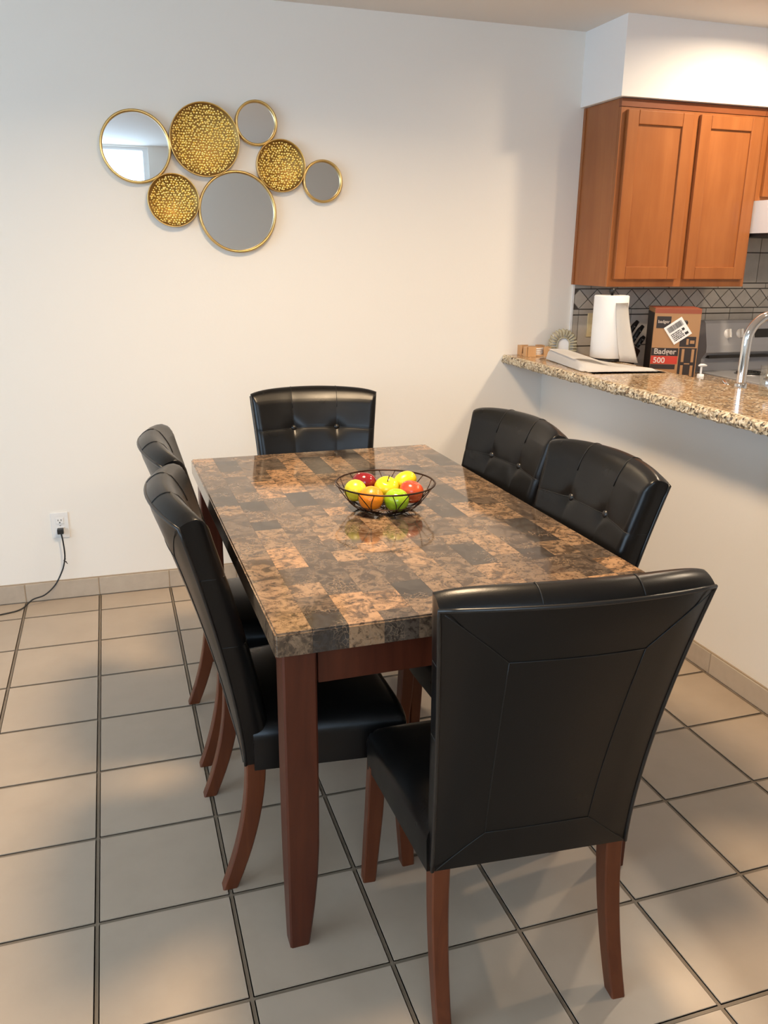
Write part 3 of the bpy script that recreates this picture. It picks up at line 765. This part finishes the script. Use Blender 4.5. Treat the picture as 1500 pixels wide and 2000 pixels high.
def clipx(pts, x0):
    out = []
    for k in range(len(pts)):
        a, b = pts[k], pts[(k+1) % len(pts)]
        ia, ib = a[0] >= x0, b[0] >= x0
        if ia: out.append(a)
        if ia != ib: t = (x0-a[0])/(b[0]-a[0]); out.append((x0, a[1]+t*(b[1]-a[1])))
    return out
DZ0, DZ1, DW = 1.240, 1.334, 0.098
k = 0; x = SX0-.02
while x < SX1-.1:
    zm = (DZ0+DZ1)/2
    for pts, nm in (([(x, zm), (x+DW/2, DZ0), (x+DW, zm), (x+DW/2, DZ1)], 'diamond_tile'),
                    ([(x+DW/2, DZ1), (x+DW, zm), (x+DW*1.5, DZ1)], 'corner_tile'), ([(x+DW/2, DZ0), (x+DW*1.5, DZ0), (x+DW, zm)], 'corner_tile')):
        pts = clipx(pts, SX0+.001)
        if len(pts) > 2: poly_tile(shrink(pts), nm)
    x += DW
def rect_row(z0, z1, w, off, xa, xb, nm):
    x = xa-off
    while x < xb-.01:
        a, b = max(x, xa), min(x+w, xb)
        if b-a > .008: poly_tile([(a+.002, z0+.002), (b-.002, z0+.002), (b-.002, z1-.002), (a+.002, z1-.002)], nm)
        x += w
rect_row(1.212, 1.238, .15, .118, SX0, SX1, 'border_tile')
rect_row(1.336, 1.362, .15, .06, SX0, SX1, 'border_tile')
rect_row(1.060, 1.210, .15, .118, SX0, SX1, 'square_tile')
rect_row(.916, 1.058, .15, .118, SX0, SX1, 'square_tile')
rect_row(1.364, 1.514, .15, .118, 3.062, SX1, 'square_tile')
rect_row(1.516, 1.70, .15, .118, 3.062, SX1, 'square_tile')
tag(box('trim_1', SX0-.010, SX0-.0005, YB-.011, YB-.0004, 1.03, CZ0-.001, M_white), kind='structure')
ko = tag(empty('kitchen_outlet', (2.436, YB-.010, 1.162)), 'almond coloured outlet on the tile backsplash beside the paper towels', 'outlet')
box('cover_plate', -.036, .036, -.006, -.0003, -.058, .058, M_almond, ko, .002)
for zz in (.022, -.022):
    rc = box('receptacle', -.0165, .0165, -.0085, -.006, zz-.014, zz+.014, M_almond, ko)
    boxes('slots', [(-.0075, -.005, -.0088, -.0080, zz-.001, zz+.007), (.005, .0075, -.0088, -.0080, zz-.001, zz+.007), (-.0025, .0025, -.0088, -.0080, zz-.010, zz-.005)], M_dark, rc)

# range hood
hood = tag(empty('range_hood', (0, 0, 0)), 'white range hood under the short cabinet', 'range hood')
hx0, hx1 = 3.062, 3.818
bm = bmesh.new()
sec = [(YB-.013, 1.744), (1.885, 1.744), (1.885, 1.66), (1.93, 1.60), (YB-.013, 1.60)]
a = [bm.verts.new((hx0, y, z)) for y, z in sec]; b = [bm.verts.new((hx1, y, z)) for y, z in sec]
bm.faces.new(a); bm.faces.new(b)
for k in range(5): bm.faces.new((a[k], a[(k+1) % 5], b[(k+1) % 5], b[k]))
link('hood_shell', frombm(bm), M_enamel, hood)
box('filter', hx0+.015, hx1-.015, 1.95, YB-.03, 1.586, 1.5995, M_dark, hood)
# range
rg_ = tag(empty('stove', (3.054, 1.70, 0)), 'pale grey electric stove with white knobs on its back panel', 'stove')
w = .757; d = .632
box('body', 0, w, 0.02, d, 0.0, .900, M_stove, rg_, .004); box('cooktop', -.003, w+.003, -.005, d, .901, .921, M_stove, rg_, .006)
box('oven_door', .02, w-.02, -.02, .0195, .18, .80, M_stove, rg_, .006); tube('door_handle', [(.08, -.05, .76), (w-.08, -.05, .76)], .011, M_stove, rg_, 10)
bm = bmesh.new()
sec = [(d, .9215), (d-.060, .9215), (d-.060, .985), (d-.064, .99), (d-.092, 1.02), (d-.090, 1.055), (d-.062, 1.165), (d-.050, 1.178), (d, 1.178)]
a = [bm.verts.new((0.0, y, z)) for y, z in sec]; b = [bm.verts.new((w, y, z)) for y, z in sec]
bm.faces.new(a); bm.faces.new(b); n = len(sec)
for k in range(n): bm.faces.new((a[k], a[(k+1) % n], b[(k+1) % n], b[k]))
bgd = link('back_panel', frombm(bm), M_stove, rg_)
boxes('vent_slot', [(.02, w-.02, d-.0935, d-.060, .990, 1.004)], M_dark, rg_)
bevs = Vector((0, -.97, .25)).normalized()
for kx in (.135, .212, .545, .622):
    Mx = Matrix.Translation((kx, d-.0745, 1.112)) @ Matrix.Rotation(math.radians(76), 4, 'X')
    kn = lathe('knob', [(0, .006), (.022, .006), (.025, .0005)], M_enamel, rg_, 24, Mx)
    bm = bmesh.new(); bmbox(bm, -.006, .006, -.022, .022, .006, .024, .002, 1); bmesh.ops.transform(bm, matrix=Mx, verts=bm.verts)
    link('grip', frombm(bm), M_white, kn)
bm = bmesh.new(); bmbox(bm, -.075, .075, -.022, .022, 0.0005, .004); bmesh.ops.transform(bm, matrix=Matrix.Translation((.378, d-.0745, 1.112)) @ Matrix.Rotation(math.radians(76), 4, 'X'), verts=bm.verts)
link('clock_display', frombm(bm), M_dark, rg_)
for bx, by_, br_r in ((.19, .18, .085), (.19, .42, .065), (.56, .18, .065), (.56, .42, .085)):
    bn = lathe('burner', [(br_r+.012, .9215), (br_r+.012, .924), (br_r, .923), (0, .9215)], M_steel, rg_, 28, Matrix.Translation((bx, by_, 0)))
    pts = []
    for k in range(90):
        t = k/89; rr_ = .015+(br_r-.015)*t; an = t*7*math.pi; pts.append((bx+rr_*math.cos(an), by_+rr_*math.sin(an), .929))
    tube('coil', pts, .0045, M_blackpl, bn, 6)

# ------------------------------------------------------------------ things on the bar and counter
def txt(body, size, mat_, parent, loc, rot=(math.radians(90), 0, 0), name='lettering', align='LEFT', bold=0.0, sx=1.0):
    cu = bpy.data.curves.new('txt', 'FONT'); cu.body = body; cu.size = size; cu.extrude = 0.0003; cu.align_x = align; cu.offset = bold
    ob = bpy.data.objects.new('txt', cu); C.objects.link(ob)
    bpy.context.view_layer.update()
    me = bpy.data.meshes.new_from_object(ob.evaluated_get(bpy.context.evaluated_depsgraph_get()))
    bpy.data.objects.remove(ob)
    me.materials.clear()
    o = link(name, me, mat_, parent); o.location = loc; o.rotation_euler = rot; o.scale = (sx, 1, 1); return o

# coaster holder
ch = tag(empty('coaster_holder', (2.088, 2.285, BZ1), math.radians(-6)), 'light wooden holder with a stack of white coasters on the bar end', 'coaster holder')
box('base', -.055, .055, -.05, .05, 0.0005, .008, M_coaster_w, ch, .001)
for sx in (-1, 1):
    for sy_ in (-1, 1):
        xa, xb = (.030, .058) if sx > 0 else (-.058, -.012)
        boxes('corner_post', [(min(xa, xb), max(xa, xb), sy_*.053-.005, sy_*.053+.005, .0005, .046), (sx*.058-.005 if sx > 0 else -.063, sx*.058+.005 if sx > 0 else -.053, min(sy_*.058, sy_*.02), max(sy_*.058, sy_*.02), .0005, .046)], M_coaster_w, ch)
for k in range(4):
    c = lathe('coaster', [(0, 0), (.044, 0), (.0455, .002), (.044, .0055), (0, .0055)], M_print, None, 28)
    c.location = (2.088, 2.285, BZ1+.0085+k*.0085); tag(c, ('bottom coaster of the white stack in the wooden holder', 'second white coaster from the bottom in the wooden holder', 'second white coaster from the top in the wooden holder', 'topmost white coaster in the wooden holder')[k], 'coaster', 'stacked white coasters')
    cc = lathe('cork_backing', [(0, 0), (.042, 0), (.042, .0028), (0, .0028)], M_coaster_w, c, 20, Matrix.Translation((0, 0, .0056)))
# napkin holder: ribbed shell arch on both faces
M_shell = mat('celadon_ceramic', (0.50, 0.44, 0.29), 0.35, coat=.2)
nn = noise(M_shell, coords(M_shell), 40, 3); rr = ramp(M_shell, nn.outputs[0], [(.35, (0.40, 0.36, 0.24)), (.7, (0.60, 0.53, 0.36))]); L(M_shell, rr.outputs[0], bsdf(M_shell).inputs['Base Color'])
nh = tag(empty('napkin_holder', (2.225, 2.250, BZ1), math.radians(-24)), 'pale ribbed shell shaped napkin holder on the bar against the wall', 'napkin holder')
box('base', -.062, .062, -.012, .058, .0005, .008, M_shell, nh, .002)
for yo in (-.010, .050):
    ap = empty('shell_face', (0, yo, 0)); ap.parent = nh
    def arch(r, k, n=24):                       # legs down to the base then half circle
        t = k/n; hh = .058
        if t < .2: return (-r, .006+(hh-.006)*t/.2)
        if t > .8: return (r, .006+(hh-.006)*(1-t)/.2)
        a = math.pi*(1-(t-.2)/.6); return (r*math.cos(a), hh+r*math.sin(a))
    for rad, rr_, nm in ((.029, .0035, 'inner_rim'),):
        tube(nm, [(arch(rad, k)[0], 0, arch(rad, k)[1]) for k in range(25)], rr_, M_shell, ap, 8)
    for k in range(19):
        t = (k+.5)/19*24
        x0, z0 = arch(.031, t); x1, z1 = arch(.066, t)
        bm = bmesh.new()
        tube_bm(bm, [(x0, 0, z0), (x0+(x1-x0)*.5, -.001, z0+(z1-z0)*.5), (x0+(x1-x0)*.9, 0, z0+(z1-z0)*.9), (x1, .001, z1)], [.0030, .0050, .0062, .0035], 8)
        link('flute', frombm(bm), M_shell, ap, smooth=True)
nk = tag(box('napkins', -.050, .050, .001, .038, .0088, .098, M_print, None, .003), 'stack of white paper napkins standing in the shell holder', 'napkins')
nk.location = nh.location; nk.rotation_euler = nh.rotation_euler

# paper towel roll on a holder
PX, PY = 2.335, 2.035
ph_ = tag(empty('paper_towel_holder', (PX, PY, BZ1)), 'black paper towel stand with round base and knob', 'towel holder')
lathe('base', [(0, 0.0005), (.072, .0005), (.072, .008), (.066, .012), (0, .012)], M_blackpl, ph_, 32)
lathe('rod', [(.006, .012), (.006, .302), (.0001, .303)], M_blackpl, ph_, 12)
lathe('knob', [(.0065, .302), (.014, .306), (.0155, .316), (.011, .325), (.0001, .328)], M_blackpl, ph_, 16)
rl = tag(empty('paper_towel_roll', (PX, PY, BZ1+.014)), 'large white paper towel roll with a loose sheet hanging', 'paper towels')
RR, RH = .078, .280
lathe('roll', [(.020, 0), (RR-.004, 0), (RR, .004), (RR, RH-.004), (RR-.004, RH), (.020, RH), (.020, 0)], M_paper, rl, 48)
bm = bmesh.new(); NA, NZ = 14, 8; grid = []
ca = math.atan2(CAM.y-PY, CAM.x-PX)
for i in range(NZ+1):
    f = i/NZ; z = RH-.03-.258*f
    row = []
    for k in range(NA+1):
        s = k/NA
        ang = ca+.25+.95*s + .12*f
        lift = .0015+.030*f*s*s+.006*f
        wob = .004*math.sin(s*5+f*4)*f
        rr_ = RR+lift+wob
        x, y = rr_*math.cos(ang), rr_*math.sin(ang)
        x += .025*f*f; y -= .012*f*f
        row.append(bm.verts.new((x, y, z-.010*s*f)))
    grid.append(row)
for i in range(NZ):
    for k in range(NA): bm.faces.new((grid[i][k], grid[i][k+1], grid[i+1][k+1], grid[i+1][k]))
bmesh.ops.solidify(bm, geom=bm.faces[:], thickness=.0012)
link('loose_sheet', frombm(bm), M_paper, rl, smooth=True)

# folded papers in a clear sleeve
def sheet_stack(name, pts, zf, mat_, parent, th=.0015, nx=16, ny=12):
    (ax, ay), (bx, by_), (cx_, cy_), (dx, dy) = pts
    bm = bmesh.new(); g = []
    for i in range(ny+1):
        v = i/ny; row = []
        for k in range(nx+1):
            u = k/nx
            x = (ax*(1-u)+bx*u)*(1-v)+(dx*(1-u)+cx_*u)*v; y = (ay*(1-u)+by_*u)*(1-v)+(dy*(1-u)+cy_*u)*v
            row.append(bm.verts.new((x, y, BZ1+zf(u, v))))
        g.append(row)
    for i in range(ny):
        for k in range(nx): bm.faces.new((g[i][k], g[i][k+1], g[i+1][k+1], g[i+1][k]))
    bmesh.ops.solidify(bm, geom=bm.faces[:], thickness=-th)
    return autosmooth(link(name, frombm(bm), mat_, parent), 40)
pp = tag(empty('paper_stack', (0, 0, 0)), 'folded white papers lying on the granite bar in front of the towels', 'papers')
def fold(u, v):
    e = min(1.0, u/0.05)
    h = .010+.044*(1-u)**1.25*(.45+.55*v)+.003*math.sin(u*8+v*4)
    return .004*(1-e)+h*e*min(1.0, .15+v/0.10)
sheet_stack('bottom_sheet', [(2.020, 1.63), (2.345, 1.585), (2.255, 1.95), (2.075, 2.115)], lambda u, v: .0022, M_print, pp, .0012)
sheet_stack('inner_sheet', [(2.010, 1.655), (2.335, 1.605), (2.25, 1.955), (2.07, 2.115)], lambda u, v: .0045+.002*u*(1-v), M_print, pp, .0012)
sheet_stack('folded_top_sheet', [(2.000, 1.690), (2.320, 1.615), (2.245, 1.96), (2.065, 2.120)], fold, M_print, pp, .0015, 28, 20)
sheet_stack('folded_flap', [(2.020, 1.80), (2.16, 1.72), (2.17, 2.00), (2.068, 2.11)], lambda u, v: fold(.06+.42*u, .3+.7*v)+.004+.010*math.sin(u*3.1), M_print, pp, .0012, 16, 12)
cs = tag(sheet_stack('plastic_sleeve', [(2.040, 2.145), (2.130, 2.120), (2.150, 2.190), (2.090, 2.215)], lambda u, v: .0025+.012*u*(1-v)+.002*math.sin(u*8), M_clear, None, .0010), 'crinkled clear plastic sleeve beside the papers on the bar', 'plastic sleeve')

# disposal box
bxx = tag(empty('disposal_box', (2.690, 2.045, .9145), math.radians(-27)), 'brown cardboard disposal box with a red 500 panel', 'box')
bw2, bd2, bh2 = .104, .100, .348
box('carton', -bw2, bw2, -bd2, bd2, 0, bh2, M_card, bxx, .002)
yf = -bd2
def pn(nm, x0, x1, z0, z1, m_, k=1): return box(nm, x0, x1, yf-.0006*k, yf-.0006*(k-1)-.0001, z0, z1, m_, bxx)
pn('top_band', -bw2+.001, bw2-.001, bh2-.022, bh2-.001, M_boxorg)
pn('black_band', -bw2+.001, .018, .132, .168, M_boxblk); pn('red_band', -bw2+.001, .018, .094, .131, M_boxred)
pn('dark_strip', -bw2+.001, .010, .070, .092, M_boxblk); pn('logo_patch', -bw2+.012, -.028, .258, .312, M_boxblk)
pn('picture_top', .020, .092, .175, .222, M_boxblk); pn('picture_body', .022, .100, .0, .170, M_boxblk)
for b in ((.034, .046, .105, .165), (.078, .090, .105, .165), (.034, .046, .04, .09), (.078, .090, .04, .09), (.050, .074, .095, .100), (.050, .074, .040, .045), (.050, .060, .185, .212), (.066, .086, .190, .205)):
    pn('picture_detail', *b, M_card, 2)
pn('picture_base', .030, .096, .0, .034, M_boxblk, 3)
box('side_panel', -bw2-.0008, -bw2-.0001, -bd2+.002, bd2-.002, .004, bh2-.02, M_boxblk, bxx)
box('lid_panel', -bw2+.001, bw2-.001, -bd2+.001, bd2-.001, bh2+.0002, bh2+.0010, M_boxorg, bxx)
M_ltxt = mat('pale_ink', (0.55, 0.48, 0.42), .6); M_wtxt = mat('white_ink', (0.72, 0.62, 0.58), .6)
txt('Badger', .036, M_ltxt, bxx, (-bw2+.012, yf-.0012, .140), bold=.0006)
txt('500', .036, M_wtxt, bxx, (-bw2+.012, yf-.0012, .099), bold=.0006)
txt('badger', .019, M_ltxt, bxx, (-bw2+.018, yf-.0012, .282), bold=.0003)
lathe('emblem', [(0, .0008), (.012, .0008), (.012, 0)], M_boxblk, bxx, 20, Matrix.Translation((.036, yf, .285)) @ RX)
lathe('emblem', [(0, .0008), (.007, .0008), (.007, 0)], M_boxblk, bxx, 16, Matrix.Translation((-.050, yf, .045)) @ RX)
# shipping label, tilted, with a barcode and a block of print
lab = empty('shipping_label', (.006, yf-.0022, .248)); lab.parent = bxx; lab.rotation_euler = (0, math.radians(-36), 0)
box('label_sheet', -.046, .046, 0, .0008, -.046, .046, M_print, lab)
M_ink = mat('black_ink', (0.03, 0.03, 0.032), .6)
rb = random.Random(9); bars = []; x = -.036
while x < .036:
    wv = rb.choice((.0012, .002, .003)); bars.append((x, x+wv, -.0006, -.0001, .010, .036)); x += wv+rb.choice((.0012, .002))
boxes('barcode', bars, M_ink, lab)
lines = []
for k in range(5):
    x = -.036
    while x < .010:
        wv = rb.uniform(.003, .009); lines.append((x, x+wv, -.0006, -.0001, -.004-k*.008, .001-k*.008)); x += wv+.002
lines += [(.018, .030, -.0006, -.0001, -.012, 0.0), (.020, .036, -.0006, -.0001, -.036, -.024)]
boxes('printed_lines', lines, M_ink, lab)

# knife block
kb = tag(empty('knife_block', (2.512, 2.225, .9145), math.radians(-4)), 'dark wooden knife block with black handled knives beside the paper towels', 'knife block')
bm = bmesh.new()
sec = [(-.06, 0), (.095, 0), (.075, .11), (-.015, .20), (-.085, .13)]
sec = [(-.075, .001), (.045, .001), (.105, .135), (.015, .185)]
a = [bm.verts.new((x, -.045, z)) for x, z in sec]; b = [bm.verts.new((x, .045, z)) for x, z in sec]
bm.faces.new(a); bm.faces.new(b); n = len(sec)
for k in range(n): bm.faces.new((a[k], a[(k+1) % n], b[(k+1) % n], b[k]))
bmesh.ops.bevel(bm, geom=bm.edges[:], offset=.003, segments=2, affect='EDGES')
link('block', frombm(bm), M_knife, kb)
dirv = Vector((.50, 0, .80)).normalized()
for k, (f, yy, ln) in enumerate(((.10, -.022, .115), (.46, -.024, .110), (.82, -.026, .070))):
    st = Vector((.015+.09*f, yy, .185-.05*f))
    kn = tag(empty('kitchen_knife', kb.matrix_basis @ st), ('uppermost black riveted knife handle in the dark knife block', 'middle black riveted knife handle in the dark knife block', 'lowest black riveted knife handle in the dark knife block')[k], 'knife', 'knives in the block')
    kn.rotation_euler = kb.rotation_euler
    tube('handle', [dirv*0.002, dirv*(ln*.3)+Vector((0, 0, .001)), dirv*(ln*.75), dirv*ln+Vector((.002, 0, -.004))], [.0105, .0120, .0130, .0095], M_blackpl, kn, 8)
    tube('bolster', [dirv*-.008, dirv*.006], .0115, M_steel, kn, 8)
    for g in (.35, .7):
        lathe('rivet', [(0, .0136), (.003, .0136), (.003, .009)], M_steel, kn, 8, Matrix.Translation(dirv*(ln*g)) @ RX)

# soap pump
sp_ = tag(empty('soap_dispenser', (2.455, 1.515, .9145)), 'white soap pump behind the bar near the faucet', 'soap dispenser')
lathe('bottle', [(0, 0), (.028, 0), (.030, .01), (.030, .07), (.022, .085), (.012, .090), (.012, .094)], M_print, sp_, 20)
lathe('collar', [(.0135, .090), (.0145, .100), (.0135, .112), (.006, .114)], M_white, sp_, 16)
lathe('stem', [(.0042, .112), (.0042, .143)], M_white, sp_, 10)
tube('nozzle', [(-.014, .002, .147), (-.006, 0, .149), (.008, -.002, .149), (.022, -.005, .147)], [.003, .006, .006, .003], M_white, sp_, 8)

# chrome gooseneck faucet
fx, fy = 2.402, 1.215
fa = tag(empty('faucet', (fx, fy, .9145)), 'chrome gooseneck kitchen faucet rising behind the granite bar', 'faucet')
lathe('base', [(0, 0), (.029, 0), (.029, .006), (.022, .012), (.0205, .085), (.0225, .090), (.0225, .118), (.0165, .122), (0, .122)], M_chrome, fa, 28)
arc = [(0, 0, .110), (0, 0, .16), (.001, 0, .235)]
for k in range(1, 15):
    a = math.pi*k/14; arc.append((.105-.105*math.cos(a), 0, .265+.105*math.sin(a)))
arc += [(.210, 0, .23), (.210, 0, .20)]
tube('spout', spline(arc, 3), .0175, M_chrome, fa, 20)
lathe('spray_tip', [(.0165, .17), (.019, .175), (.0185, .205), (.0155, .21)], M_chrome, fa, 20, Matrix.Translation((.210, 0, 0)))
tube('handle', [(-.01, .018, .070), (-.012, .050, .098), (-.014, .078, .118)], [.0095, .008, .0065], M_chrome, fa, 12)
# clear tumbler at the right edge
gl = tag(lathe('glass_tumbler', [(0, .0005), (.030, .0005), (.033, .004), (.037, .105), (.0345, .105), (.0305, .010), (0, .010)], M_glass, None, 32), 'clear glass tumbler on the bar at the right edge', 'glass')
gl.location = (2.325, 0.985, BZ1)
